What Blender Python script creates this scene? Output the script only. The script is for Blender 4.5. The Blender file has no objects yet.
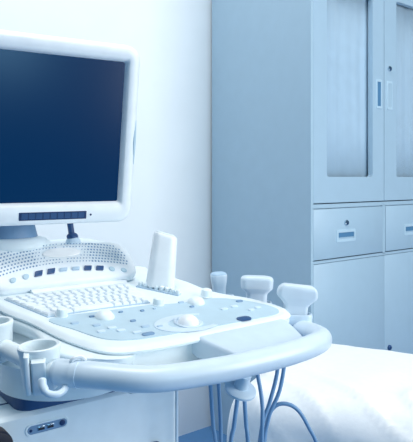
import bpy, bmesh, math, random
from mathutils import Vector, Matrix, noise

random.seed(4)
S = bpy.context.scene
C = S.collection
R = math.radians

# ------------------------------------------------------------------ helpers
def lin(c):
    c = c / 255.0
    return c / 12.92 if c <= .04045 else ((c + .055) / 1.055) ** 2.4

def mat(name, rgb, rough=.4, noise_amt=.03, scale=30, bump=0.0, metallic=0, coat=0, spec=.5):
    """procedural principled material: slight noise in colour and roughness"""
    m = bpy.data.materials.new(name); m.use_nodes = True
    nt = m.node_tree; b = nt.nodes['Principled BSDF']
    col = [lin(x) for x in rgb]
    tc = nt.nodes.new('ShaderNodeTexCoord')
    nz = nt.nodes.new('ShaderNodeTexNoise'); nz.inputs['Scale'].default_value = scale
    nz.inputs['Detail'].default_value = 3
    nt.links.new(tc.outputs['Object'], nz.inputs['Vector'])
    cr = nt.nodes.new('ShaderNodeValToRGB')
    cr.color_ramp.elements[0].position = .3; cr.color_ramp.elements[1].position = .7
    cr.color_ramp.elements[0].color = [x * (1 - noise_amt) for x in col] + [1]
    cr.color_ramp.elements[1].color = [min(1, x * (1 + noise_amt)) for x in col] + [1]
    nt.links.new(nz.outputs['Fac'], cr.inputs['Fac'])
    nt.links.new(cr.outputs['Color'], b.inputs['Base Color'])
    b.inputs['Roughness'].default_value = rough
    b.inputs['Metallic'].default_value = metallic
    b.inputs['Coat Weight'].default_value = coat
    b.inputs['Specular IOR Level'].default_value = spec
    if bump:
        bp = nt.nodes.new('ShaderNodeBump'); bp.inputs['Strength'].default_value = bump
        bp.inputs['Distance'].default_value = .01
        nt.links.new(nz.outputs['Fac'], bp.inputs['Height'])
        nt.links.new(bp.outputs['Normal'], b.inputs['Normal'])
    return m

M = {}
M['white'] = mat('white_plastic', (232, 244, 249), .42)
M['warmwhite'] = mat('bright_plastic', (240, 247, 252), .4)
M['pale'] = mat('pale_blue_plastic', (206, 225, 240), .45)
M['overlay'] = mat('panel_overlay', (184, 210, 224), .5)
M['keybase'] = mat('keyboard_well', (176, 201, 221), .55)
M['key'] = mat('key_plastic', (232, 242, 249), .45)
M['tube'] = mat('handle_plastic', (214, 231, 244), .33)
M['wall'] = mat('painted_wall', (231, 240, 245), .8, .015, 6, .05)
M['floor'] = mat('vinyl_floor', (84, 136, 186), .45, .05, 12)
M['steel'] = mat('painted_steel', (163, 192, 211), .45, .015, 18)
M['steel_front'] = mat('painted_steel_front', (162, 191, 211), .42, .015, 18)
M['dark'] = mat('dark_blue_plastic', (40, 78, 126), .4)
M['mid'] = mat('mid_blue_plastic', (96, 138, 182), .45)
M['navy'] = mat('navy_plastic', (18, 52, 100), .35)
M['black'] = mat('black_rubber', (10, 18, 38), .5)
M['chrome'] = mat('chrome', (205, 218, 230), .18, .02, 20, metallic=1)
M['hole'] = mat('grille_hole', (120, 154, 187), .8)
M['holef'] = mat('fine_grille_hole', (150, 182, 210), .8)
M['cable'] = mat('cable_sheath', (120, 160, 198), .4)
M['badge'] = mat('badge_white', (252, 253, 254), .25)
M['plate'] = mat('handle_plate', (180, 208, 226), .4)
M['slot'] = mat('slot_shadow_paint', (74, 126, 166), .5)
M['btn'] = mat('button_grey_blue', (118, 152, 186), .5)
M['faint'] = mat('faint_button', (172, 198, 219), .5)
M['lens'] = mat('probe_lens', (172, 202, 226), .4)
M['probe'] = mat('probe_plastic', (214, 230, 243), .38)
M['sheet'] = mat('white_sheet', (246, 250, 253), .9, .02, 60, .06)
M['curtain'] = mat('curtain_cloth', (200, 221, 237), .85, .03, 25)
M['mattress'] = mat('mattress_vinyl', (190, 212, 232), .6)

def screen_material():
    m = mat('monitor_screen', (0, 6, 20), .22, .04, 4, spec=.3)
    b = m.node_tree.nodes['Principled BSDF']
    b.inputs['Emission Color'].default_value = (lin(0), lin(64), lin(122), 1)
    b.inputs['Emission Strength'].default_value = .42
    return m
M['screen'] = screen_material()

def glass_material():
    m = bpy.data.materials.new('cabinet_glass'); m.use_nodes = True
    nt = m.node_tree; nt.nodes.clear()
    o = nt.nodes.new('ShaderNodeOutputMaterial'); mx = nt.nodes.new('ShaderNodeMixShader')
    t = nt.nodes.new('ShaderNodeBsdfTransparent'); g = nt.nodes.new('ShaderNodeBsdfGlossy')
    t.inputs['Color'].default_value = (.95, .975, .99, 1); g.inputs['Roughness'].default_value = .08
    fr = nt.nodes.new('ShaderNodeLayerWeight'); fr.inputs['Blend'].default_value = .1
    nt.links.new(fr.outputs['Facing'], mx.inputs[0]); nt.links.new(t.outputs[0], mx.inputs[1])
    nt.links.new(g.outputs[0], mx.inputs[2]); nt.links.new(mx.outputs[0], o.inputs[0])
    return m
M['glass'] = glass_material()

def obj(name, bm, m, parent=None, smooth=True, angle=40):
    me = bpy.data.meshes.new(name)
    bmesh.ops.recalc_face_normals(bm, faces=bm.faces)
    if smooth:
        for f in bm.faces: f.smooth = True
        for e in bm.edges:
            if len(e.link_faces) == 2 and e.calc_face_angle(0) > R(angle): e.smooth = False
    bm.to_mesh(me); bm.free()
    me.materials.append(m)
    o = bpy.data.objects.new(name, me); C.objects.link(o)
    if parent: o.parent = parent
    return o

def tag(o, label=None, cat=None, group=None, kind=None):
    if label: o['label'] = label
    if cat: o['category'] = cat
    if group: o['group'] = group
    if kind: o['kind'] = kind
    return o

def empty(name, loc=(0, 0, 0), rz=0):
    o = bpy.data.objects.new(name, None); C.objects.link(o)
    o.location = loc; o.rotation_euler = (0, 0, rz); o.empty_display_size = .05
    return o

def box(bm, x0, x1, y0, y1, z0, z1, bev=0.0, mtx=None, seg=2):
    r = bmesh.ops.create_cube(bm, size=1)
    vs = r['verts']
    for v in vs:
        v.co = Vector(((x0 + x1) / 2 + v.co.x * (x1 - x0), (y0 + y1) / 2 + v.co.y * (y1 - y0), (z0 + z1) / 2 + v.co.z * (z1 - z0)))
    if bev:
        es = list({e for v in vs for e in v.link_edges})
        r2 = bmesh.ops.bevel(bm, geom=es, offset=bev, segments=seg, affect='EDGES', profile=.5)
        vs = list({v for f in r2['faces'] for v in f.verts} | {v for v in vs if v.is_valid})
    if mtx is not None:
        bmesh.ops.transform(bm, matrix=mtx, verts=[v for v in vs if v.is_valid])

def loft(bm, loops, cap0=True, cap1=True, closed=True):
    """skin a list of equally long point loops"""
    rows = [[bm.verts.new(p) for p in L] for L in loops]
    n = len(rows[0])
    for a, b in zip(rows, rows[1:]):
        for i in range(n if closed else n - 1):
            j = (i + 1) % n
            try: bm.faces.new((a[i], a[j], b[j], b[i]))
            except ValueError: pass
    if cap0: bm.faces.new(rows[0][::-1])
    if cap1: bm.faces.new(rows[-1])
    return rows

def rr(hx, hy, r, n=8, cx=0, cy=0):
    """rounded rectangle outline, 4(n+1) points"""
    r = max(min(r, hx, hy), 1e-5); out = []
    for k, (sx, sy) in enumerate(((1, 1), (-1, 1), (-1, -1), (1, -1))):
        for i in range(n + 1):
            a = k * math.pi / 2 + i / n * math.pi / 2
            out.append((cx + sx * (hx - r) + r * math.cos(a), cy + sy * (hy - r) + r * math.sin(a)))
    return out

def lathe(bm, prof, cx=0, cy=0, n=32, mtx=None, cap=True):
    loops = [[Vector((cx + r * math.cos(2 * math.pi * i / n), cy + r * math.sin(2 * math.pi * i / n), z)) for i in range(n)] for r, z in prof]
    if mtx is not None: loops = [[mtx @ p for p in L] for L in loops]
    loft(bm, loops, cap, cap)

def catmull(pts, per=8, closed=False):
    P = [Vector(p) for p in pts]; n = len(P); out = []
    rng = range(n) if closed else range(n - 1)
    g = (lambda i: P[i % n]) if closed else (lambda i: P[max(0, min(n - 1, i))])
    for i in rng:
        p0, p1, p2, p3 = g(i - 1), g(i), g(i + 1), g(i + 2)
        for k in range(per):
            t = k / per
            out.append(.5 * ((2 * p1) + (p2 - p0) * t + (2 * p0 - 5 * p1 + 4 * p2 - p3) * t * t + (3 * p1 - p0 - 3 * p2 + p3) * t ** 3))
    if not closed: out.append(P[-1])
    return out

def tube(bm, pts, rad, n=16, ends=True):
    """round tube along a list of points; rad may be a list"""
    P = [Vector(p) for p in pts]
    rads = rad if isinstance(rad, (list, tuple)) else [rad] * len(P)
    up = Vector((0, 0, 1)); loops = []; prev = None
    for i, p in enumerate(P):
        t = (P[min(i + 1, len(P) - 1)] - P[max(i - 1, 0)]).normalized()
        if prev is None:
            a = t.cross(up)
            if a.length < .1: a = t.cross(Vector((1, 0, 0)))
        else:
            a = prev - t * prev.dot(t)
        a.normalize(); b = t.cross(a); prev = a
        loops.append([p + rads[i] * (math.cos(2 * math.pi * k / n) * a + math.sin(2 * math.pi * k / n) * b) for k in range(n)])
    if ends:      # rounded tips
        for idx, sgn in ((0, -1), (-1, 1)):
            t = (P[idx] - P[1 if idx == 0 else -2]).normalized()
            c = P[idx]; base = loops[idx]; r = rads[idx]
            caps = []
            for q in (.5, .8, .97):
                s = math.sqrt(1 - q * q)
                caps.append([c + (v - c) * s + t * r * q * .6 for v in base])
            loops = (caps[::-1] + loops) if idx == 0 else (loops + caps)
    loft(bm, loops)

def poly_radius(poly, c, n):
    """sample a closed outline at n equal angles about c"""
    out = []
    m = len(poly)
    for k in range(n):
        a = 2 * math.pi * k / n; d = Vector((math.cos(a), math.sin(a))); best = 0
        for i in range(m):
            p = Vector(poly[i][:2]) - c; q = Vector(poly[(i + 1) % m][:2]) - c; e = q - p
            den = d.x * e.y - d.y * e.x
            if abs(den) < 1e-9: continue
            t = (p.x * e.y - p.y * e.x) / den; s = (p.x * d.y - p.y * d.x) / den
            if t > 0 and -1e-6 <= s <= 1 + 1e-6: best = max(best, t)
        out.append(best)
    return out

# ------------------------------------------------------------------ the setting
b = bmesh.new(); box(b, -3.5, 4, -2.5, 4.5, -.1, 0)
tag(obj('floor', b, M['floor'], smooth=False), kind='structure')

YAW_CAB = R(39)
cabX, cabY = .383, 2.2
CD = .57                                            # cabinet depth
rc = Vector((math.cos(YAW_CAB), math.sin(YAW_CAB), 0)); dc = Vector((-math.sin(YAW_CAB), math.cos(YAW_CAB), 0))
wall = Vector((cabX, cabY, 0)) + dc * (CD + .02)
b = bmesh.new(); box(b, -3.6, 3, 0, .12, 0, 2.9)
w = tag(obj('wall_back', b, M['wall'], smooth=False), kind='structure')
w.location = wall; w.rotation_euler = (0, 0, YAW_CAB)

# ------------------------------------------------------------------ steel cabinet
cab = empty('cabinet', (cabX, cabY, 0), YAW_CAB)
tag(cab, 'tall pale blue steel cabinet with glass doors and drawers against the wall', 'cabinet')
DW = .437; CW = 2 * DW + .036; CH = 1.95; fr = .014
z_d0, z_d1 = .795, .9835          # drawers
z_g0 = 1.006                     # bottom of the glass doors
b = bmesh.new()
box(b, 0, .02, .019, CD, 0, CH)                   # side panels
box(b, CW - .02, CW, .004, CD, 0, CH, .002)
box(b, .02, CW - .02, CD - .015, CD, 0, CH)             # back
box(b, .02, CW - .02, .004, CD - .015, CH - .03, CH)    # top
box(b, .02, CW - .02, .004, CD - .015, 0, .07)          # plinth
box(b, .02, CW - .02, .012, CD - .015, z_g0 - .022, z_g0 - .004)   # deck above the drawers
box(b, .02, CW - .02, .012, CD - .015, z_d0 - .022, z_d0 - .004)   # deck below the drawers
box(b, 0, fr, 0, .02, 0, CH, .001); box(b, CW - fr, CW, 0, .02, 0, CH, .001)   # face stiles
box(b, fr, CW - fr, .002, .02, z_g0 - .019, z_g0 - .004)
box(b, fr, CW - fr, .002, .02, z_d0 - .014, z_d0 - .004)
box(b, CW / 2 - .009, CW / 2 + .009, .002, .3, z_d0 - .01, z_g0 - .01)
box(b, fr, CW - fr, 0, .02, CH - .03, CH)
obj('cabinet_body', b, M['steel'], cab, smooth=False)
b = bmesh.new()
box(b, .03, CW - .03, .05, CD - .02, 1.42, 1.44)
obj('shelf', b, M['steel'], cab, smooth=False)

def frame_door(x0, x1, z0, z1, gx0, gx1, gz0, gz1, t=.02):
    """steel door leaf with a rounded-corner glass opening"""
    bm = bmesh.new(); n = 6
    hx, hz = (x1 - x0) / 2, (z1 - z0) / 2; cx, cz = (x0 + x1) / 2, (z0 + z1) / 2
    out = rr(hx, hz, .003, n, cx, cz)
    ghx, ghz = (gx1 - gx0) / 2, (gz1 - gz0) / 2
    inn = rr(ghx, ghz, .012, n, (gx0 + gx1) / 2, (gz0 + gz1) / 2)
    L = lambda pts, y: [Vector((p[0], y, p[1])) for p in pts]
    loft(bm, [L(out, t), L(out, .001), L(rr(hx - .001, hz - .001, .003, n, cx, cz), 0), L(inn, 0), L(inn, t), L(out, t)], False, False)
    return bm

def pull_handle(x, z, parent, slot, plate):
    bm = bmesh.new()
    L = lambda pts, y: [Vector((x + p[0], y, z + p[1])) for p in pts]
    loft(bm, [L(rr(.019, .060, .003, 4), 0.0), L(rr(.018, .059, .003, 4), -.0025), L(rr(.012, .050, .002, 4), -.0025), L(rr(.012, .050, .002, 4), .0)], False, False)
    h = obj('handle', bm, M['plate'] if plate is None else plate, parent)
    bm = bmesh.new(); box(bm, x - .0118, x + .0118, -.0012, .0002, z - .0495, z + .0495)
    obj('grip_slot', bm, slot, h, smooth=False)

def lock(x, z, parent, m=None):
    bm = bmesh.new()
    mx = Matrix.Translation((x, 0, z)) @ Matrix.Rotation(R(90), 4, 'X')
    lathe(bm, [(.011, 0), (.011, .006), (.008, .009), (.0, .0095)][:3], n=20, mtx=mx)
    k = obj('lock', bm, m or M['chrome'], parent)
    bm = bmesh.new(); box(bm, x - .0018, x + .0018, -.0100, -.0085, z - .006, z + .004)
    obj('key_slot', bm, M['navy'], k, smooth=False)

xm = CW / 2
for i, (x0, x1) in enumerate(((fr + .0006, xm - .0015), (xm + .0015, CW - fr - .001))):
    gx0, gx1 = (x0 + .075, x1 - .078) if i == 0 else (x0 + .085, x1 - .075)
    gz0, gz1 = 1.105, 1.848
    d = obj('door', frame_door(x0, x1, z_g0, CH - .032, gx0, gx1, gz0, gz1, .022), M['steel_front'], cab, smooth=False)
    bm = bmesh.new(); box(bm, gx0 - .004, gx1 + .004, .0225, .0265, gz0 - .004, gz1 + .004)
    obj('glass_pane', bm, M['glass'], d, smooth=False)
    # gathered curtain behind the pane
    bm = bmesh.new(); nx = 90; rows = []
    for zz in (gz0 - .02, 1.3, 1.55, gz1 + .02):
        rows.append([Vector((gx0 - .015 + (gx1 - gx0 + .03) * k / nx, .034 + .0022 * math.sin(k * .34 + zz * .4) + .0018 * math.sin(k * .17 + 1), zz)) for k in range(nx + 1)])
    loft(bm, rows, False, False, closed=False)
    cu = obj('curtain', bm, M['curtain'], d)
    so = cu.modifiers.new('thick', 'SOLIDIFY'); so.thickness = .0015
    if i == 0:
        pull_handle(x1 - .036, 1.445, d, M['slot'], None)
    else:
        pull_handle(x0 + .036, 1.445, d, M['steel_front'], None)
        lock(x0 + .032, 1.556, d)
    # drawer below this door
    dx0, dx1 = (x0, xm - .011) if i == 0 else (xm + .011, x1)
    bm = bmesh.new(); box(bm, dx0, dx1, 0, .02, z_d0, z_d1, .0015)
    dr = obj('drawer', bm, M['steel_front'], cab)
    dxm = dx0 + (dx1 - dx0) * .44
    bm = bmesh.new()
    L = lambda pts, y: [Vector((dxm + p[0], y, z_d0 + .082 + p[1])) for p in pts]
    loft(bm, [L(rr(.058, .024, .003, 4), 0), L(rr(.057, .023, .003, 4), -.003), L(rr(.048, .013, .002, 4), -.003), L(rr(.048, .013, .002, 4), 0)], False, False)
    pu = obj('drawer_pull', bm, M['plate'], dr)
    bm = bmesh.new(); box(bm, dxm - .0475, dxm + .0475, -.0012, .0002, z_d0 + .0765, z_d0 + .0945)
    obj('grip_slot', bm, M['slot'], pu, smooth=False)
    if i == 0: lock(dxm, z_d0 + .132, dr)
    # lower steel door
    bm = bmesh.new(); box(bm, x0 - (0 if i == 0 else .001), x1 + (.001 if i == 0 else 0), 0, .02, .075, z_d0 - .016, .0008)
    ld = obj('lower_door', bm, M['steel_front'], cab)
    if i == 1: lock(x0 + .032, .392, ld, M['dark'])

# ------------------------------------------------------------------ examination couch under its sheet
BA = math.atan2(-.467, .884)
BZ, BW, BL = .55, .60, 2.0
bed = empty('examination_couch', (.11, 1.53, 0), BA)      # near edge runs along its x axis
tag(bed, 'padded examination couch hidden beneath the white sheet by the cabinet', 'couch')
bm = bmesh.new(); box(bm, -.04, BL, .03, BW - .03, .44, BZ - .012, .03, seg=3)
obj('mattress', bm, M['mattress'], bed)
bm = bmesh.new(); box(bm, -.02, BL - .02, .04, BW - .04, .38, .44, .005)
obj('frame', bm, M['steel'], bed)
for x in (.05, BL - .1):
    for y in (.09, BW - .09):
        bm = bmesh.new(); tube(bm, [(x, y, .013), (x, y, .2), (x, y, .385)], .02, 12)
        obj('leg', bm, M['chrome'], bed)

def fold(a, lo, hi, r):
    """unrolled distance -> (position, drop) over a rounded edge at lo and hi"""
    def over(e):                       # e = distance past the start of the bend
        q = r * math.pi / 2
        if e <= 0: return 0, 0
        if e < q: th = e / r; return r * math.sin(th) - 0, r * (1 - math.cos(th))
        return r, r + (e - q)
    if a < lo + r:
        p, d = over(lo + r - a); return lo + r - p, d
    if a > hi - r:
        p, d = over(a - (hi - r)); return hi - r + p, d
    return a, 0
bm = bmesh.new(); rows = []
na, nw = 170, 110
lo_a, hi_a = -.06 - .30, BL + .02
for i in range(na + 1):
    row = []
    for j in range(nw + 1):
        a = lo_a + (hi_a + .3 - lo_a) * i / na; wv = -.33 + (BW + .66) * j / nw
        pa, da = fold(a, -.06, BL + .02, .05); pw, dw = fold(wv, 0, BW, .075)
        z = BZ - da - dw
        drop = da + dw
        nzv = noise.noise(Vector((a * 4.3, wv * 4.3, 1.7))) * .006 + noise.noise(Vector((a * 11, wv * 9, 5.1))) * .0022
        rid = abs(noise.noise(Vector((a * 5 + wv * 7, wv * 3 - a * 2.0, 9.2))))
        crease = max(0, .13 - rid) * .045
        near = max(0, 1 - max(0, wv - .12) / .3)
        z += nzv * (.25 + .75 * near) * (1 if drop < .05 else .3) + crease * (.2 + .8 * near) * (1 if drop < .06 else .2) * (1.0 + 1.6 * max(0, 1 - abs(wv - .08) / .16)) + .003
        side = min(1, max(0, dw - .03) / .15)
        if pw < .2:                    # hanging folds of the near side
            pw -= side * (.008 * math.sin(a * 21 + 2 * noise.noise(Vector((a * 3, dw * 3, 0)))) + .009 + .4 * nzv * 1.5) + (.5 * crease if dw > .03 else 0)
        elif dw > 0: pw += side * .012 + nzv * .3
        if da > .03: pa -= min(1, da / .15) * (.01 + .008 * math.sin(wv * 24)) * (1 if a < 0 else -1)
        row.append(Vector((pa, pw, max(z, .06))))
    rows.append(row)
loft(bm, rows, False, False, closed=False)
sh = obj('bed_sheet', bm, M['sheet'], None, angle=80)
sh.location = bed.location; sh.rotation_euler = bed.rotation_euler
so = sh.modifiers.new('thick', 'SOLIDIFY'); so.thickness = .002; so.offset = 1
tag(sh, 'rumpled white sheet draped over the couch in front of the cabinet', 'sheet')

# ------------------------------------------------------------------ ultrasound machine
OX, OY, YAW = -.1558, 1.0, R(36)
us = empty('ultrasound_machine', (OX, OY, 0), YAW)
tag(us, 'white ultrasound machine with monitor, curved front handle and keyboard panel', 'medical machine')
PZ, TILT = .8133, math.tan(R(9))
pz = lambda t: PZ + TILT * t
def V(s, t, h=0): return Vector((s, t, pz(t) + h))       # a point on the sloping panel

# cart
CZ = .691; cf = .123
bm = bmesh.new()
loops = []
for z, ins in ((0.03, .0), (.10, 0), (.56, 0), (.66, 0), (CZ - .006, .0015), (CZ, .008)):
    loops.append([Vector((p[0], p[1], z)) for p in rr(.205 - ins, .21 - ins, .014, 6, .005, cf + .21)])
loft(bm, loops)
cart = obj('cart_body', bm, M['white'], us)
bm = bmesh.new(); box(bm, -.207, -.1, .19, .195, CZ - .001, CZ + .0006)
obj('deck_groove', bm, M['navy'], cart, smooth=False)
bm = bmesh.new(); lathe(bm, [(.2, 0), (.21, .012), (.2, .03)], .005, cf + .21, 32)
obj('base_plate', bm, M['mid'], us)
bm = bmesh.new(); box(bm, .2095, .2145, cf + .004, cf + .4, .1, CZ - .02, .002)
obj('side_trim', bm, M['pale'], us)

# recessed socket strip on the cart front
pr_c = (-.066, .661)
L = lambda pts, y: [Vector((pr_c[0] + p[0], y, pr_c[1] + p[1])) for p in pts]
bm = bmesh.new()
loft(bm, [L(rr(.0400, .0105, .0105, 8), cf + .0006), L(rr(.0395, .010, .01, 8), cf - .0016), L(rr(.0365, .0078, .0078, 8), cf - .0016), L(rr(.0355, .0072, .0072, 8), cf + .0004)], False, True)
pr = obj('port_recess', bm, M['white'], us)
bm = bmesh.new(); loft(bm, [L(rr(.0358, .0074, .0074, 8), cf - .0002), L(rr(.0358, .0074, .0074, 8), cf - .0009)])
obj('recess_floor', bm, M['btn'], pr, smooth=False)
for x in (-.0775, -.061):
    bm = bmesh.new(); box(bm, x - .0068, x + .0068, cf - .0022, cf + .0002, .6575, .6645, .0004)
    p = obj('usb_port', bm, M['chrome'], pr)
    bm = bmesh.new(); box(bm, x - .0058, x + .0058, cf - .0026, cf - .0018, .6582, .6622)
    obj('usb_opening', bm, M['black'], pr, smooth=False)
bm = bmesh.new(); lathe(bm, [(.0052, 0), (.0052, .0025), (.003, .003)], n=16, mtx=Matrix.Translation((-.0385, cf + .0004, .6615)) @ Matrix.Rotation(R(90), 4, 'X'))
obj('round_socket', bm, M['navy'], pr)
bm = bmesh.new(); lathe(bm, [(.0026, 0), (.0026, .0022), (.001, .0024)], n=12, mtx=Matrix.Translation((-.096, cf + .0004, .6605)) @ Matrix.Rotation(R(90), 4, 'X'))
obj('recess_screw', bm, M['navy'], pr)

# ridged dark knob on the left of the cart front
bm = bmesh.new()
mx = Matrix.Translation((-.164, cf + .002, .657)) @ Matrix.Rotation(R(90), 4, 'X')
prof = [(.026, 0), (.029, .004)]
for k in range(4): prof += [(.029, .007 + k * .006), (.0265, .0085 + k * .006), (.0265, .0105 + k * .006), (.029, .012 + k * .006)]
prof += [(.027, .034), (.018, .036)]
lathe(bm, prof, n=28, mtx=mx)
tag(obj('side_knob', bm, M['black'], us), 'black ridged knob')
# dark half-round latch low on the front cover
bm = bmesh.new()
lathe(bm, [(.014, 0), (.014, .003), (.010, .006)], n=24, mtx=Matrix.Translation((.154, cf - .003, .565)) @ Matrix.Rotation(R(90), 4, 'X'))
tag(obj('cover_latch', bm, M['dark'], us), 'dark round latch')

# outlines
outline = [(-.12, .43), (-.118, .34), (-.106, .25), (-.078, .18), (-.056, .10), (-.037, .054), (-.017, .020), (.010, .000), (.05, -.009), (.10, -.012), (.17, -.011),
           (.27, -.005), (.37, .002), (.415, .011), (.436, .038), (.432, .072), (.405, .125), (.37, .165), (.348, .21), (.335, .28), (.30, .37), (.26, .43)]
smooth_out = catmull([(x, y, 0) for x, y in outline], 6, True)
cen = Vector((.14, .19)); NA = 160
RP = poly_radius(smooth_out, cen, NA)
def ploop(off, h, tilted=True, rad=None):
    out = []
    for k in range(NA):
        a = 2 * math.pi * k / NA; r = (rad or RP)[k] + (off(a) if callable(off) else off)
        x, y = cen.x + r * math.cos(a), cen.y + r * math.sin(a)
        out.append(Vector((x, y, (pz(y) if tilted else 0) + h)))
    return out
bm = bmesh.new()
loft(bm, [ploop(-.03, -.0108), ploop(-.006, -.011), ploop(-.0015, -.0105), ploop(0, -.008), ploop(.0005, -.006), ploop(-.002, -.004), ploop(-.006, -.0008), ploop(-.012, .0006),
          ploop(-.02, -.0005), ploop(-.05, -.0006)])
cp = obj('control_panel', bm, M['white'], us, angle=55)

# lower housing (bowl under the panel) and the turntable it stands on
base_poly = [(.004 + .127 * math.cos(a * math.pi / 20), .204 + .126 * math.sin(a * math.pi / 20)) for a in range(40)]
RB = poly_radius(base_poly, cen, NA)
RN = poly_radius(rr(.13, .10, .03, 6, .017, .232), cen, NA)
def front_w(a):      # 1 towards the operator, 0 elsewhere
    c = math.cos(a - math.atan2(-.21, -.02)); return max(0, c) ** 3
def left_w(a):       # 1 along the left side and the front left corner, where the housing widens into a tray
    d = math.degrees(a) % 360
    st = lambda x: max(0, min(1, x)) ** 2 * (3 - 2 * max(0, min(1, x)))
    return st((250 - d) / 12) * st((d - 184) / 34)
def mixloop(k, h0, add):
    out = []
    for i in range(NA):
        a = 2 * math.pi * i / NA
        r = RP[i] * (1 - k) + RB[i] * k + add(a)
        x, y = cen.x + r * math.cos(a), cen.y + r * math.sin(a)
        out.append((x, y, a, h0))
    return out
bm = bmesh.new(); loops = []
for k, h, add in ((0, -.0115, lambda a: -.012), (0, -.012, lambda a: -.004 + .040 * left_w(a) - .035 * front_w(a)), (0, -.0135, lambda a: .001 + .045 * left_w(a) - .055 * front_w(a)),
                  (0, -.018, lambda a: .003 + .047 * left_w(a) - .062 * front_w(a)), (0, -.030, lambda a: .001 + .047 * left_w(a) - .066 * front_w(a)), (0, -.038, lambda a: -.006 + .041 * left_w(a) - .066 * front_w(a)), (.06, -.043, lambda a: -.016 + .036 * left_w(a) - .066 * front_w(a))):
    loops.append([Vector((x, y, pz(y) + hh)) for x, y, a, hh in mixloop(k, h, add)])
for k, z, add in ((.97, .766, lambda a: .006), (1, .755, lambda a: .002), (1, .72, lambda a: .001), (1, .712, lambda a: 0), (1, .7105, lambda a: -.006)):
    loops.append([Vector((x, y, zz)) for x, y, a, zz in mixloop(k, z, add)])
loft(bm, loops)
obj('lower_housing', bm, M['white'], us, angle=60)
bm = bmesh.new()
loft(bm, [ploop(0, CZ - .004, False, RN), ploop(0, .712, False, RN)])
tag(obj('turntable', bm, M['dark'], us), 'turntable between cart and panel, its shade painted dark blue')  # dark blue stands in for the shade beneath the housing

# flat overlay on the panel
ov = [(-.045, .166), (-.022, .10), (.0, .055), (.02, .036), (.05, .024), (.10, .019), (.2, .018), (.30, .019), (.38, .021), (.408, .036), (.412, .058), (.398, .088), (.37, .122), (.33, .147), (.29, .152), (.24, .150), (.205, .155), (.175, .163), (.08, .165)]
po = catmull([(x, y, 0) for x, y in ov], 5, True)
bm = bmesh.new()
loft(bm, [[V(p.x, p.y, -.002) for p in po], [V(p.x, p.y, .0008) for p in po]])
ovl = obj('overlay', bm, M['overlay'], cp, smooth=False)
tag(ovl, 'pale blue flat overlay of the control panel')

# trackball with its pale crescent surround
bc = (.187, .052)
def crescent(x0, x1, y0, y1, wv):
    n = 26; outer = []; inner = []
    for i in range(n):
        a = R(48) + (R(312) - R(48)) * i / (n - 1)
        k = .35 + .65 * math.sin(math.pi * i / (n - 1))
        outer.append((bc[0] + .072 * math.cos(a) * x0, bc[1] + .041 * math.sin(a) * y0))
        inner.append((bc[0] + (.072 * x0 - wv * 1.1 * k) * math.cos(a), bc[1] + (.041 * y0 - wv * k * .8) * math.sin(a)))
    return outer + inner[::-1]
bm = bmesh.new(); cpts = crescent(1, 1, 1, 1, .026)
lo = [V(x, y, .0005) for x, y in cpts]; hi = [V(x, y, .0018) for x, y in cpts]
loft(bm, [lo, hi], True, False)
n = len(cpts) // 2; tops = [v for v in bm.verts if any((v.co - h).length < 1e-7 for h in hi)]
for i in range(n - 1): bm.faces.new((tops[i], tops[i + 1], tops[2 * n - 2 - i], tops[2 * n - 1 - i]))
obj('trackball_surround', bm, M['pale'], cp, smooth=False)
pm = Matrix.Rotation(math.atan(TILT), 4, 'X')
def on_panel(s, t, h=0): return Matrix.Translation(V(s, t, h)) @ pm
bm = bmesh.new(); lathe(bm, [(.0285, 0), (.0285, .002), (.026, .0035), (.0225, .002), (.022, .0005)], n=32, mtx=on_panel(*bc, .0004))
tbr = obj('trackball', bm, M['pale'], us)
bm = bmesh.new(); bmesh.ops.create_uvsphere(bm, u_segments=32, v_segments=20, radius=.0225, matrix=on_panel(*bc, -.006))
obj('ball', bm, M['warmwhite'], tbr)

# dial knobs
def dial(s, t, r, h, m=M['white'], style=0):
    bm = bmesh.new()
    if style == 0: prof = [(r * 1.12, 0), (r * 1.12, .0015), (r, .002), (r * .96, h * .7), (r * .86, h * .92), (r * .6, h), (r * .1, h)]
    else: prof = [(r * 1.15, 0), (r * 1.12, h * .2), (r, h * .45), (r * .75, h * .8), (r * .4, h * .97), (r * .05, h)]
    lathe(bm, prof, n=28, mtx=on_panel(s, t, .0006))
    return obj('dial_knob', bm, m, us)
dial(-.020, .170, .0105, .016)
dial(.052, .136, .0165, .013, style=1)
dial(.184, .158, .0115, .015)
dial(.267, .140, .0165, .013, style=1)
dial(.312, .166, .0125, .017)

# small buttons of the overlay: (s, t, half length, half width, colour)
for s, t, hl, hw, c in ((.304, .026, .0165, .0095, 'dark'), (.087, .033, .0125, .0055, 'btn'), (.092, .098, .0075, .0042, 'btn'), (.030, .146, .007, .0036, 'btn'),
                        (.092, .147, .006, .003, 'btn'), (.135, .138, .006, .004, 'btn'), (.164, .139, .005, .0035, 'faint'), (.02, .104, .010, .005, 'faint'), (-.012, .128, .010, .005, 'faint'),
                        (.05, .066, .011, .0055, 'pale'), (.04, .083, .011, .0055, 'pale'), (.015, .075, .010, .005, 'pale'), (.1, .066, .011, .005, 'faint'), (.072, .047, .011, .0045, 'pale'),
                        (.243, .121, .007, .004, 'btn'), (.236, .151, .009, .0045, 'faint'), (.362, .112, .011, .0055, 'btn'), (.352, .060, .010, .0055, 'pale'), (.375, .066, .010, .0055, 'pale'), (.33, .09, .011, .0055, 'pale'),
                        (.125, .055, .008, .004, 'faint'), (.30, .085, .011, .005, 'pale')):
    if hl < .012: hl, hw = hl * .8, hw * .8
    bm = bmesh.new()
    mx = on_panel(s, t, .0006)
    L = lambda pts, z: [mx @ Vector((p[0], p[1], z)) for p in pts]
    loft(bm, [L(rr(hl, hw, hw * .95, 5), 0), L(rr(hl, hw, hw * .95, 5), .0018), L(rr(hl * .9, hw * .85, hw * .8, 5), .0026)])
    obj('panel_button', bm, M[c], us)

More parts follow.
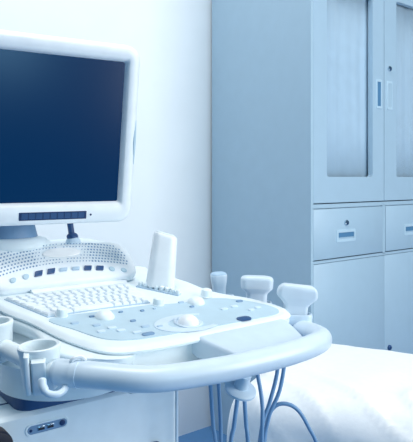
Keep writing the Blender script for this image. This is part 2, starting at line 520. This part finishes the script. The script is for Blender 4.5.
# keyboard: six rows fanning a little towards the back
kc = lambda f, g: ((1 - g) * (-.045 + .219 * f) + g * (-.087 + .277 * f), .176 + .116 * g + .004 * math.sin(math.pi * f) * (1 - g))
bm = bmesh.new()
kb = [kc(-.004, -.012), kc(.5, -.012), kc(1.004, -.012), kc(1.004, .5), kc(1.004, 1.01), kc(.5, 1.01), kc(-.004, 1.01), kc(-.004, .5)]
loft(bm, [[V(x, y, -.002) for x, y in kb], [V(x, y, .001) for x, y in kb]])
kbd = obj('keyboard', bm, M['keybase'], us, smooth=False)
rows_k = 6; g0 = 0
for r_ in range(rows_k):
    if r_ == 0: widths = [1.3, 1.1, 1.3, 6, 1.3, 1.1, 1, 1, 1]
    elif r_ in (1, 3): widths = [1.5] + [1] * 12 + [1.6]
    elif r_ == 2: widths = [1.8] + [1] * 11 + [2.2]
    else: widths = [1] * 15
    tot = sum(widths); acc = 0
    for wd in widths:
        f0, f1 = acc / tot, (acc + wd) / tot; acc += wd
        gA, gB = r_ / rows_k, (r_ + 1) / rows_k
        def q(ins, h, f0=f0, f1=f1, gA=gA, gB=gB):
            pts = [kc(f0, gA), kc(f1, gA), kc(f1, gB), kc(f0, gB)]
            cx = sum(p[0] for p in pts) / 4; cy = sum(p[1] for p in pts) / 4
            o = []
            for x, y in pts:
                dx, dy = x - cx, y - cy
                o.append(V(x - math.copysign(ins, dx), y - math.copysign(ins, dy), h))
            return o
        bm = bmesh.new()
        loft(bm, [q(.0013, .001), q(.0019, .004), q(.0036, .006)])
        obj('key', bm, M['key'], kbd, smooth=False)

# row of small slider knobs in front of the bottle
s0, s1 = Vector((.207, .278)), Vector((.262, .196))
bm = bmesh.new()
d2 = (s1 - s0).normalized(); nrm = Vector((d2.y, -d2.x))
def pad(x0, x1, y0, y1, h0, h1, bm):
    pts = [(x0, y0), (x1, y0), (x1, y1), (x0, y1)]
    f = lambda p, h: V(*(s0 + d2 * p[0] + nrm * p[1]), h)
    loft(bm, [[f(p, h0) for p in pts], [f(p, h1) for p in pts]])
pad(-.003, .099, -.009, .009, -.002, .002, bm)
sl = obj('slider_bank', bm, M['keybase'], us, smooth=False)
for k in range(8):
    bm = bmesh.new(); p = s0 + d2 * (.0035 + k * .0131)
    mx = on_panel(p.x, p.y, .0015)
    lathe(bm, [(.0054, 0), (.0056, .006), (.0050, .0085), (.0032, .0098), (.0005, .0102)], n=14, mtx=mx)
    obj('slider_knob', bm, M['white'], sl)

# plain tall bottle leaning in the slot behind the sliders
gb = empty('gel_bottle', (0, 0, 0))
gl = Vector((.246, .252, pz(.252) + .0008))
gw = Matrix.Translation((OX, OY, 0)) @ Matrix.Rotation(YAW, 4, 'Z')
gb.matrix_world = gw @ Matrix.Translation(gl) @ Matrix.Rotation(R(7.5), 4, 'Y') @ Matrix.Rotation(R(-33), 4, 'Z')
tag(gb, 'plain white upright bottle standing behind the row of slider knobs', 'bottle')
bm = bmesh.new()
loops = []
for z, k in ((.001, .96), (.004, 1), (.06, .92), (.112, .85), (.118, .80), (.1195, .73)):
    loops.append([Vector((p[0], p[1], z + (p[0] * -.18 if z > .1 else 0))) for p in rr(.0325 * k, .022 * k, .0205 * k, 8)])
loft(bm, loops)
obj('bottle_body', bm, M['warmwhite'], gb)
bm = bmesh.new()
loft(bm, [[Vector((p[0], p[1], z + p[0] * -.18)) for p in rr(.0325 * k, .022 * k, .0205 * k, 8)] for z, k in ((.1196, .70), (.1204, .71), (.1218, .68), (.1225, .5))])
obj('cap', bm, M['white'], gb)

# ---- speaker bar, arched along the back of the keyboard
SC, SHW, FW = .060, .168, .106
fdir = Vector((0, .70, .714)).normalized(); fn = Vector((0, -.714, .70)).normalized()
def spk(x, wv, h):
    """x along the bar from its middle, w up the face from its lower edge, h out of the face"""
    p = Vector((SC + x, .317 - .62 * x * x, .888 - .72 * x * x))
    return p + fdir * wv + fn * h
def sloop(ins, h, r=.040):
    return [spk(x, FW / 2 + y, h) for x, y in rr(SHW - ins, FW / 2 - ins, r - ins * .8, 9)]
bm = bmesh.new()
Ls = [sloop(.012, -.034), sloop(.003, -.03), sloop(0, -.02), sloop(0, -.008), sloop(.003, -.002), sloop(.008, 0)]
for ins in (.018, .028, .038, .046, .0525): Ls.append(sloop(ins, 0, .05))
loft(bm, Ls)
sb = obj('speaker_bar', bm, M['warmwhite'], us, angle=50)
for side in (-1, 1):
    bm = bmesh.new(); bm2 = None
    for i in range(22):
        for j in range(7):
            x = side * (.006 + i * .0073 + .0036 * (j % 2)); wv = .040 + j * .0083
            if (x / .048) ** 2 + ((wv - .066) / .0155) ** 2 < 1 or abs(x) > .150 - .03 * max(0, (j - 4) / 3) ** 2: continue
            fine = abs(x) < .062
            rad = .0012 if fine else .0020
            cpt = [spk(x + rad * math.cos(k * math.pi / 4), wv + rad * math.sin(k * math.pi / 4), .0004) for k in range(8)]
            bot = [spk(x + rad * math.cos(k * math.pi / 4), wv + rad * math.sin(k * math.pi / 4), -.001) for k in range(8)]
            loft(bm, [bot, cpt])
    g = obj('speaker_grille', bm, M['hole'], sb, smooth=False)
bm = bmesh.new()
ell = lambda k, h: [spk(.044 * k * math.cos(i * math.pi / 20), .066 + .0125 * k * math.sin(i * math.pi / 20), h) for i in range(40)]
loft(bm, [ell(1, 0), ell(1, .001), ell(.93, .002), ell(.3, .0022)])
tag(obj('oval_badge', bm, M['badge'], sb), 'blank white oval badge')
for i in range(10):
    x = -.122 + i * .0281; bm = bmesh.new()
    if i in (0, 1, 8, 9):
        prof = [[spk(x + k * .0068 * math.cos(a * math.pi / 10), .019 + k * .0058 * math.sin(a * math.pi / 10), h) for a in range(20)] for k, h in ((1, 0), (1, .002), (.8, .003))]
        loft(bm, prof); obj('bar_button', bm, M['overlay'], sb)
    else:
        dark = i in (2, 3, 6, 7)
        loft(bm, [[spk(x + px + (py * .4), .0195 + py, h) for px, py in rr(.0085 * k, (.0062 if dark else .004) * k, .0015, 3)] for k, h in ((1, 0), (1, .002), (.85, .003))])
        obj('bar_button', bm, M['dark'] if dark else M['keybase'], sb)
# shelf that carries the bar, sloping down to the keyboard, and the rear housing
bm = bmesh.new()
n = 20; top = []; low = []
for i in range(n + 1):
    x = -.088 + .222 * i / n
    top.append(spk(x * 1.02, .004, -.012)); low.append(V(SC + x * .97, .302 + .004 * (1 - (x / .142) ** 2), .002))
back_top = [p + Vector((0, .03, -.004)) for p in top]; low_b = [Vector((p.x, p.y, p.z - .012)) for p in low]; bk_b = [Vector((p.x, p.y, pz(p.y) - .02)) for p in back_top]
loft(bm, [bk_b, back_top, top, low, low_b, bk_b], False, False, closed=False)
bm.faces.new([bm.verts.new(p) for p in (bk_b[0], back_top[0], top[0], low[0], low_b[0])]); bm.faces.new([bm.verts.new(p) for p in (bk_b[-1], back_top[-1], top[-1], low[-1], low_b[-1])])
bmesh.ops.remove_doubles(bm, verts=bm.verts, dist=1e-5)
obj('bar_support', bm, M['warmwhite'], us)
bm = bmesh.new()
loft(bm, [[Vector((p[0], p[1], z)) for p in rr(.16 - i, .085 - i, .04, 8, .045, .465)] for z, i in ((.70, .02), (.80, .01), (.93, 0), (.942, .004), (.946, .014))])
obj('rear_housing', bm, M['white'], us)

# ---- monitor
MYAW, LEAN = R(31), R(8.5)
inv = gw.inverted()
brc = Vector((-.2014, 1.35, 1.0483))
mr = Vector((math.cos(MYAW), math.sin(MYAW), 0)); mn0 = Vector((math.sin(MYAW), -math.cos(MYAW), 0))
mu = mn0 * math.sin(LEAN) + Vector((0, 0, 1)) * math.cos(LEAN); mn = mr.cross(mu)
SW, SH = .41, .308
cm = brc - mr * SW / 2 + mu * SH / 2
MM = Matrix.Translation(cm) @ Matrix((mr, mu, mn)).transposed().to_4x4()
ML = inv @ MM                         # monitor frame (x right, y up, z towards the operator) in machine coordinates
def ml(pts, z): return [ML @ Vector((p[0], p[1], z)) for p in pts]
oy = -.0055; OHX, OHY = SW / 2 + .036, SH / 2 + .0435
mloop = lambda ins, z, r: ml(rr(OHX - ins, OHY - ins, r, 10, 0, oy), z)
inner = rr(SW / 2, SH / 2, .004, 10); inner2 = rr(SW / 2 + .006, SH / 2 + .006, .006, 10); inner3 = rr(SW / 2 + .009, SH / 2 + .010, .008, 10)
bm = bmesh.new()
loft(bm, [mloop(.10, -.12, .04), mloop(.085, -.118, .05), mloop(.03, -.07, .05), mloop(.006, -.05, .042), mloop(.0, -.036, .036), mloop(0, -.012, .034), mloop(.0025, .004, .032), mloop(.008, .0105, .028),
          mloop(.013, .0125, .024), ml(inner3, .0125), ml(inner2, .010), ml(inner, .0005), ml(inner, -.004)], True, False)
mon = obj('monitor', bm, M['warmwhite'], us, angle=45)
bm = bmesh.new(); loft(bm, [ml(rr(SW / 2 - .0002, SH / 2 - .0002, .004, 10), -.004), ml(rr(SW / 2 - .0002, SH / 2 - .0002, .004, 10), 0)])
tag(obj('screen', bm, M['screen'], mon, smooth=False), 'dark navy blue screen')
bm = bmesh.new()
yb = -SH / 2 - .0265
loft(bm, [ml(rr(.072, .0085, .001, 3, .058, yb), .0118), ml(rr(.072, .0085, .001, 3, .058, yb), .0132)])
st = tag(obj('button_strip', bm, M['navy'], mon, smooth=False), 'dark strip of small monitor buttons')
for k in range(9):
    bm = bmesh.new(); x = .058 - .0605 + k * .0151
    loft(bm, [ml(rr(.0066, .006, .001, 2, x, yb), .0132), ml(rr(.0066, .006, .001, 2, x, yb), .0139)])
    obj('monitor_button', bm, M['dark'], mon, smooth=False)
bm = bmesh.new(); loft(bm, [ml([(.140 + .0022 * math.cos(i * math.pi / 6), yb + .0022 * math.sin(i * math.pi / 6)) for i in range(12)], z) for z in (.0115, .0135)])
obj('indicator', bm, M['navy'], mon, smooth=False)
# lens-shaped finger grip on the right flank
bm = bmesh.new()
gp = []
for i in range(24):
    a = 2 * math.pi * i / 24
    gp.append((.0085 * math.cos(a) * (1 - .35 * abs(math.sin(a))), .05 * math.sin(a)))
loft(bm, [[ML @ Vector((OHX - .0052 - z * .6 + h * .8, y - .02, .0062 + z * .75 + h * .7)) for z, y in gp] for h in (-.002, .0012)])
obj('side_grip', bm, M['overlay'], mon, smooth=False)

# monitor stand and locking lever
mc = ML @ Vector((0, -.06, -.115)); mc0 = inv @ (cm - mn0 * .09)
stx, sty = mc0.x + .005, max(mc0.y, .455)
bm = bmesh.new()
lathe(bm, [(.086, .943), (.09, .949), (.088, .955), (.078, .963), (.058, .968), (.03, .969)], stx, sty, 40)
msd = obj('monitor_stand', bm, M['white'], us)
bm = bmesh.new(); lathe(bm, [(.060, .968), (.056, .985), (.052, 1.0), (.04, 1.05), (.034, 1.15)], stx, sty, 40)
tag(obj('stand_neck', bm, M['btn'], msd), 'swivel neck, shade under the monitor painted blue grey')  # darker tone imitates the monitor's shadow on the neck
bm = bmesh.new(); tube(bm, [(stx, sty, 1.12), ((stx + mc.x) / 2, (sty + mc.y) / 2, 1.14), (mc.x, mc.y, mc.z)], .028, 16)
obj('tilt_arm', bm, M['pale'], us)
lx, ly = .112, .43
bm = bmesh.new(); lathe(bm, [(.02, .944), (.017, .952), (.013, .960), (.006, .961)], lx + .004, ly, 24)
lv = obj('lock_lever', bm, M['pale'], us)
bm = bmesh.new(); tube(bm, [(lx + .002, ly, .956), (lx - .001, ly, .975), (lx - .006, ly, 1.01)], .0072, 14)
bmesh.ops.create_uvsphere(bm, u_segments=20, v_segments=12, radius=.0135, matrix=Matrix.Translation((lx + .002, ly, .962)) @ Matrix.Diagonal((1, 1, .75, 1)))
tag(obj('lever_pin', bm, M['dark'], lv), 'blue grey lever pin')

# ---- front handle
hp = [(-.094, .004, .794), (-.075, -.018, .793), (-.05, -.043, .792), (.017, -.094, .787), (.11, -.116, .786), (.20, -.122, .786), (.30, -.118, .786), (.375, -.103, .786), (.421, -.073, .782), (.446, -.033, .778), (.458, .010, .775), (.459, .05, .774), (.455, .088, .774)]
hc = catmull(hp, 8)
bm = bmesh.new(); tube(bm, hc, .0208, 24)
hd = obj('front_handle', bm, M['tube'], us, angle=70)
def ring_at(i, r, name, m, parent, wdt=2):
    bm = bmesh.new(); tube(bm, [hc[i - wdt], hc[i], hc[i + wdt]], [r] * 3, 24, ends=False); return obj(name, bm, m, parent)
bm = bmesh.new(); tube(bm, hc[7:11], .0219, 24, ends=False)
obj('handle_collar', bm, M['tube'], hd)
p = hc[9]
bm = bmesh.new(); tube(bm, catmull([p + Vector((-.010, .002, .0205)), p + Vector((-.007, -.001, .026)), p + Vector((.004, -.003, .027)), p + Vector((.011, -.005, .0215))], 4), .0032, 8)
obj('collar_clip', bm, M['warmwhite'], hd)
# broad bridge between panel and handle
bm = bmesh.new(); loops = []
for t, zt, zb, x0, x1 in ((.03, .812, .775, .165, .395), (-.006, .8105, .770, .167, .392), (-.03, .806, .768, .174, .385), (-.07, .797, .768, .190, .372), (-.108, .789, .772, .205, .360)):
    pts = rr((x1 - x0) / 2, (zt - zb) / 2, .008, 4, (x0 + x1) / 2, (zt + zb) / 2)
    loops.append([Vector((a_, t, b_)) for a_, b_ in pts])
loft(bm, loops)
obj('handle_bridge', bm, M['pale'], us)
# scooped web under the front lip, running out to the handle
bm = bmesh.new(); lo_ = []
for i in range(25):
    x = .012 + .183 * i / 24; ky = min(1, .74 + .26 * ((x - .012) / .15) ** .75)
    lo_.append([Vector((x, y * ky if y < 0 else y, z)) for y, z in ((.012, .803), (.010, .797), (.010, .778), (.004, .762), (-.02, .754), (-.06, .754), (-.09, .762), (-.106, .776), (-.106, .770), (-.05, .748), (.012, .748))])
loft(bm, lo_)
obj('handle_web', bm, M['white'], us)
# disc knob under the handle
bm = bmesh.new()
mx = Matrix.Translation((.182, -.112, .742)) @ Matrix.Rotation(R(22), 4, 'X')
lathe(bm, [(.012, .030), (.012, .006), (.024, .0045), (.0275, .002), (.0275, -.002), (.024, -.0045), (.006, -.005)], n=32, mtx=mx)
obj('release_knob', bm, M['pale'], us)

# ---- empty probe cups on the left
def cup(s, t, ztop, r, h, yaw, m):
    e = empty('probe_holder'); e.parent = us; e.location = (s, t, ztop); e.rotation_euler = (R(3), R(-3), yaw)
    n = 40; loops = []
    prof = [(r * .74, -h), (r * .82, -h + .004), (r * .90, -h * .5), (r * .93, -.014), (r * .97, -.008), (r, -.003), (r * .985, 0), (r * .93, .0012), (r * .80, .0002), (r * .76, -.006), (r * .70, -h * .6), (r * .6, -h + .008)]
    gap = R(20)
    for rr_, z in prof:
        L = []
        for i in range(n):
            a = 2 * math.pi * i / n; L.append(Vector((rr_ * math.cos(a), rr_ * math.sin(a) * .94, z)))
        loops.append(L)
    bm = bmesh.new(); loft(bm, loops)
    obj('cup', bm, m, e)
    bm = bmesh.new()                                   # ribbed cable clip down the front wall
    for x0, x1, zz0, zz1 in ((-.020, -.0115, -h * .98, -.002), (-.009, .013, -h * 1.0, -.012)):
        pts = rr((x1 - x0) / 2, .0052, .003, 4, (x0 + x1) / 2, -r * .87)
        loft(bm, [[Vector((p[0], p[1] + dy, z)) for p in pts] for z, dy in ((zz0, .004), (zz0 + .006, -.001), (zz1 - .004, -.0035), (zz1, .003))])
    obj('cable_clip', bm, m, e)
    return e
cup(-.111, .042, .830, .0345, .070, R(-28), M['white'])
cup(-.138, .196, .842, .0345, .070, R(-28), M['white'])
bm = bmesh.new(); tube(bm, catmull([(-.10, .01, .795), (-.098, .06, .79), (-.115, .12, .795), (-.128, .20, .80), (-.12, .30, .81)], 6), .016, 14)
obj('holder_rail', bm, M['white'], us)
# cable hook below the left handle end
bm = bmesh.new(); tube(bm, catmull([(-.127, -.014, .792), (-.1275, -.019, .783), (-.122, -.025, .774), (-.109, -.029, .771), (-.096, -.025, .774), (-.09, -.017, .780)], 6), [.0066] * 10 + [.0054] * 21, 12)
obj('cable_hook', bm, M['tube'], us)

# ---- right-hand holders and the three probes standing in them
bm = bmesh.new(); tube(bm, catmull([(.458, .04, .752), (.464, .10, .756), (.459, .18, .760), (.436, .27, .766), (.40, .31, .78)], 6), .02, 14)
obj('holder_rail', bm, M['white'], us)
bm = bmesh.new(); tube(bm, catmull([(.455, .21, .766), (.39, .20, .772), (.31, .19, .775)], 5), .016, 12)
obj('holder_arm', bm, M['white'], us)
def socket(s, t, z, hx, hy, yaw):
    e = Matrix.Translation((s, t, z)) @ Matrix.Rotation(yaw, 4, 'Z')
    L = lambda k, zz: [e @ Vector((p[0], p[1], zz)) for p in rr(hx + k, hy + k, min(hx, hy) * .7, 6)]
    bm = bmesh.new(); loft(bm, [L(-.006, -.045), L(-.002, -.03), L(0, -.004), L(-.001, -.0005), L(-.004, 0), L(-.005, -.01), L(-.0052, -.0215)])
    obj('probe_holder', bm, M['pale'], us)
def catmull4(rows, per):
    out = []; n = len(rows)
    for i in range(n - 1):
        p = [rows[max(0, min(n - 1, i + d))] for d in (-1, 0, 1, 2)]
        for k in range(per):
            t = k / per
            out.append([.5 * (2 * b_ + (c_ - a_) * t + (2 * a_ - 5 * b_ + 4 * c_ - d_) * t * t + (3 * b_ - a_ - 3 * c_ + d_) * t ** 3) for a_, b_, c_, d_ in zip(*p)])
    return out + [list(rows[-1])]
def probe(s, t, z, yaw, prof, label, lens_from, roll=0):
    e = empty('ultrasound_probe')
    e.matrix_world = gw @ Matrix.Translation((s, t, z)) @ Matrix.Rotation(yaw, 4, 'Z') @ Matrix.Rotation(roll, 4, 'Y')
    tag(e, label, 'probe', 'probes standing in the right holders')
    def L(row):
        zz, hx, hy, cv = row
        return [Vector((p[0], p[1], zz - cv * p[0] * p[0])) for p in rr(hx, hy, min(hx, hy) * .75, 6)]
    kk = 4
    prof = [tuple(v) for v in catmull4(prof, kk)]; lens_from *= kk
    body = [r_ for i, r_ in enumerate(prof) if i <= lens_from]; lens = prof[lens_from:]
    bm = bmesh.new(); loft(bm, [L(r_) for r_ in body]); obj('probe_body', bm, M['probe'], e, angle=60)
    bm = bmesh.new(); loft(bm, [L(r_) for r_ in lens]); obj('probe_lens', bm, M['lens'] if 'blue lens' in label else M['probe'], e, angle=60)
    return e
YB = -YAW     # undo the machine's yaw: face of the probe square to the photographer
socket(.459, .040, .806, .037, .022, YB)
probe(.459, .040, .806, YB + R(3), [(-.021, .026, .012, 0), (.0, .0262, .0125, 0), (.016, .0263, .0125, 0), (.021, .0285, .0127, 0), (.029, .036, .013, 0), (.035, .0420, .0132, .5), (.040, .0442, .0132, 1), (.050, .0446, .0132, 3.5), (.060, .0442, .013, 6.5), (.065, .0428, .0122, 7), (.0678, .0400, .0105, 7), (.0690, .035, .0075, 7)],
      'white wide-headed ultrasound probe nearest the handle end, largest of the three', 7, R(7))
socket(.458, .167, .810, .037, .024, YB)
probe(.458, .167, .810, YB, [(-.021, .024, .014, 0), (0, .0242, .0145, 0), (.016, .0245, .015, 0), (.022, .026, .0155, 0), (.027, .031, .017, 0), (.031, .0355, .018, 0), (.035, .0372, .0185, 0), (.052, .038, .0185, 0), (.057, .0365, .0175, .5), (.060, .033, .0155, 1), (.0612, .022, .010, 1)],
      'white square-headed ultrasound probe, middle one between two others', 7, R(2))
socket(.425, .262, .814, .034, .024, YB)
probe(.420, .260, .814, YB + R(10), [(-.021, .0150, .014, 0), (0, .0155, .0145, 0), (.018, .0160, .015, 0), (.032, .0180, .0165, 0), (.045, .0198, .0172, 0), (.052, .0195, .017, 1), (.056, .0170, .0145, 2), (.058, .011, .009, 2)],
      'narrow ultrasound probe with pale blue lens, leftmost and farthest of the three', 5, R(-2))

# ---- cables hanging below the machine
def cable(pts, label, r=.0042):
    b_ = bmesh.new(); tube(b_, catmull(pts, 8), r, 10)
    o = obj('probe_cable', b_, M['cable'], None); o.matrix_world = gw
    tag(o, label, 'cable', 'cables hanging under the front handle')
def wpt(u, Y, z):       # a hanging point given by its bearing and distance from the doorway
    p = inv @ Vector(((u - 206.5) / 600 * Y, Y, z)); return (p.x, p.y, p.z)
def hang(pp): return [wpt(*q) for q in pp]
cable(hang([(209, 1.17, .735), (211, 1.17, .68), (213, 1.17, .62), (216, 1.17, .55), (214, 1.18, .3), (212, 1.2, .006)]), 'blue grey cable hanging straight down, leftmost under the handle')
cable(hang([(218, 1.18, .735), (219, 1.18, .68), (220.5, 1.18, .62), (221, 1.18, .55), (223, 1.2, .3), (222, 1.22, .006)]), 'blue grey cable hanging straight down beside the leftmost one')
cable(hang([(240, 1.14, .735), (238, 1.14, .69), (234, 1.14, .63), (230, 1.14, .57), (228, 1.17, .3), (230, 1.2, .006)]), 'blue grey cable slanting left below the oval disc')
cable(hang([(243, 1.15, .735), (244, 1.15, .69), (246, 1.15, .63), (248, 1.15, .57), (247, 1.19, .3), (246, 1.22, .006)]), 'blue grey cable dropping nearly straight below the oval disc')
cable(hang([(252, 1.24, .745), (257, 1.24, .70), (262, 1.23, .64), (262, 1.22, .58), (258, 1.22, .3), (256, 1.24, .006)]), 'blue grey cable just right of the oval disc')
cable(hang([(279, 1.26, .745), (277, 1.26, .69), (270, 1.25, .635), (261, 1.24, .575), (258, 1.25, .45), (268, 1.27, .2), (270, 1.27, .006)]), 'blue grey cable bending left beneath the handle bend')
cable(hang([(285, 1.27, .745), (284, 1.27, .70), (279, 1.26, .65), (268, 1.25, .595), (263, 1.25, .5), (272, 1.27, .25), (278, 1.27, .006)]), 'blue grey cable rightmost at the top, near the handle bend')
cable(hang([(262, 1.26, .42), (264, 1.26, .53), (268, 1.26, .595), (276, 1.26, .622), (288, 1.26, .625), (299, 1.26, .61), (309, 1.26, .575), (318, 1.26, .53), (328, 1.26, .40), (325, 1.27, .15), (322, 1.27, .006)]), 'blue grey cable arching into a wide loop over the sheet')

# ------------------------------------------------------------------ light and camera
wd = bpy.data.worlds.new('world'); S.world = wd; wd.use_nodes = True
bg = wd.node_tree.nodes['Background']; bg.inputs['Color'].default_value = (.32, .62, .90, 1); bg.inputs['Strength'].default_value = .21
def area(name, loc, target, sx, sy, power, col):
    l = bpy.data.lights.new(name, 'AREA'); l.shape = 'RECTANGLE'; l.size = sx; l.size_y = sy; l.energy = power; l.color = col
    o = bpy.data.objects.new(name, l); C.objects.link(o); o.location = loc
    o.rotation_euler = (Vector(target) - Vector(loc)).to_track_quat('-Z', 'Y').to_euler(); return o
area('ceiling_lamp', (-.1, .95, 3.4), (-.1, 1.4, .3), 1.2, 1.2, 47, (1, .98, .955))
area('added_side_light', (2.6, .45, 1.6), (-.2, 1.9, 1.0), 1.6, 1.7, 60, (1, .98, .955))  # added light from the right to brighten wall and fronts, no window there
area('added_reflection_light', (1.75, -1.2, 1.24), (-.4, 1.2, 1.1), .56, .62, 9, (.36, .74, 1))  # added blue light for the screen's reflection gradient, no window there

cam = bpy.data.cameras.new('camera'); co = bpy.data.objects.new('camera', cam); C.objects.link(co)
co.location = (0, 0, 1.1); co.rotation_euler = (R(90), 0, 0)
cam.sensor_fit = 'VERTICAL'; cam.sensor_height = 24; cam.sensor_width = 24 * 413 / 442
cam.lens = 600 / 442 * 24
cam.shift_y = -(221 - 178) / 442
cam.clip_start = .05
S.camera = co
S.view_settings.view_transform = 'Standard'; S.view_settings.look = 'None'
S.view_settings.exposure = .14; S.view_settings.gamma = 1
S.view_settings.use_curve_mapping = False
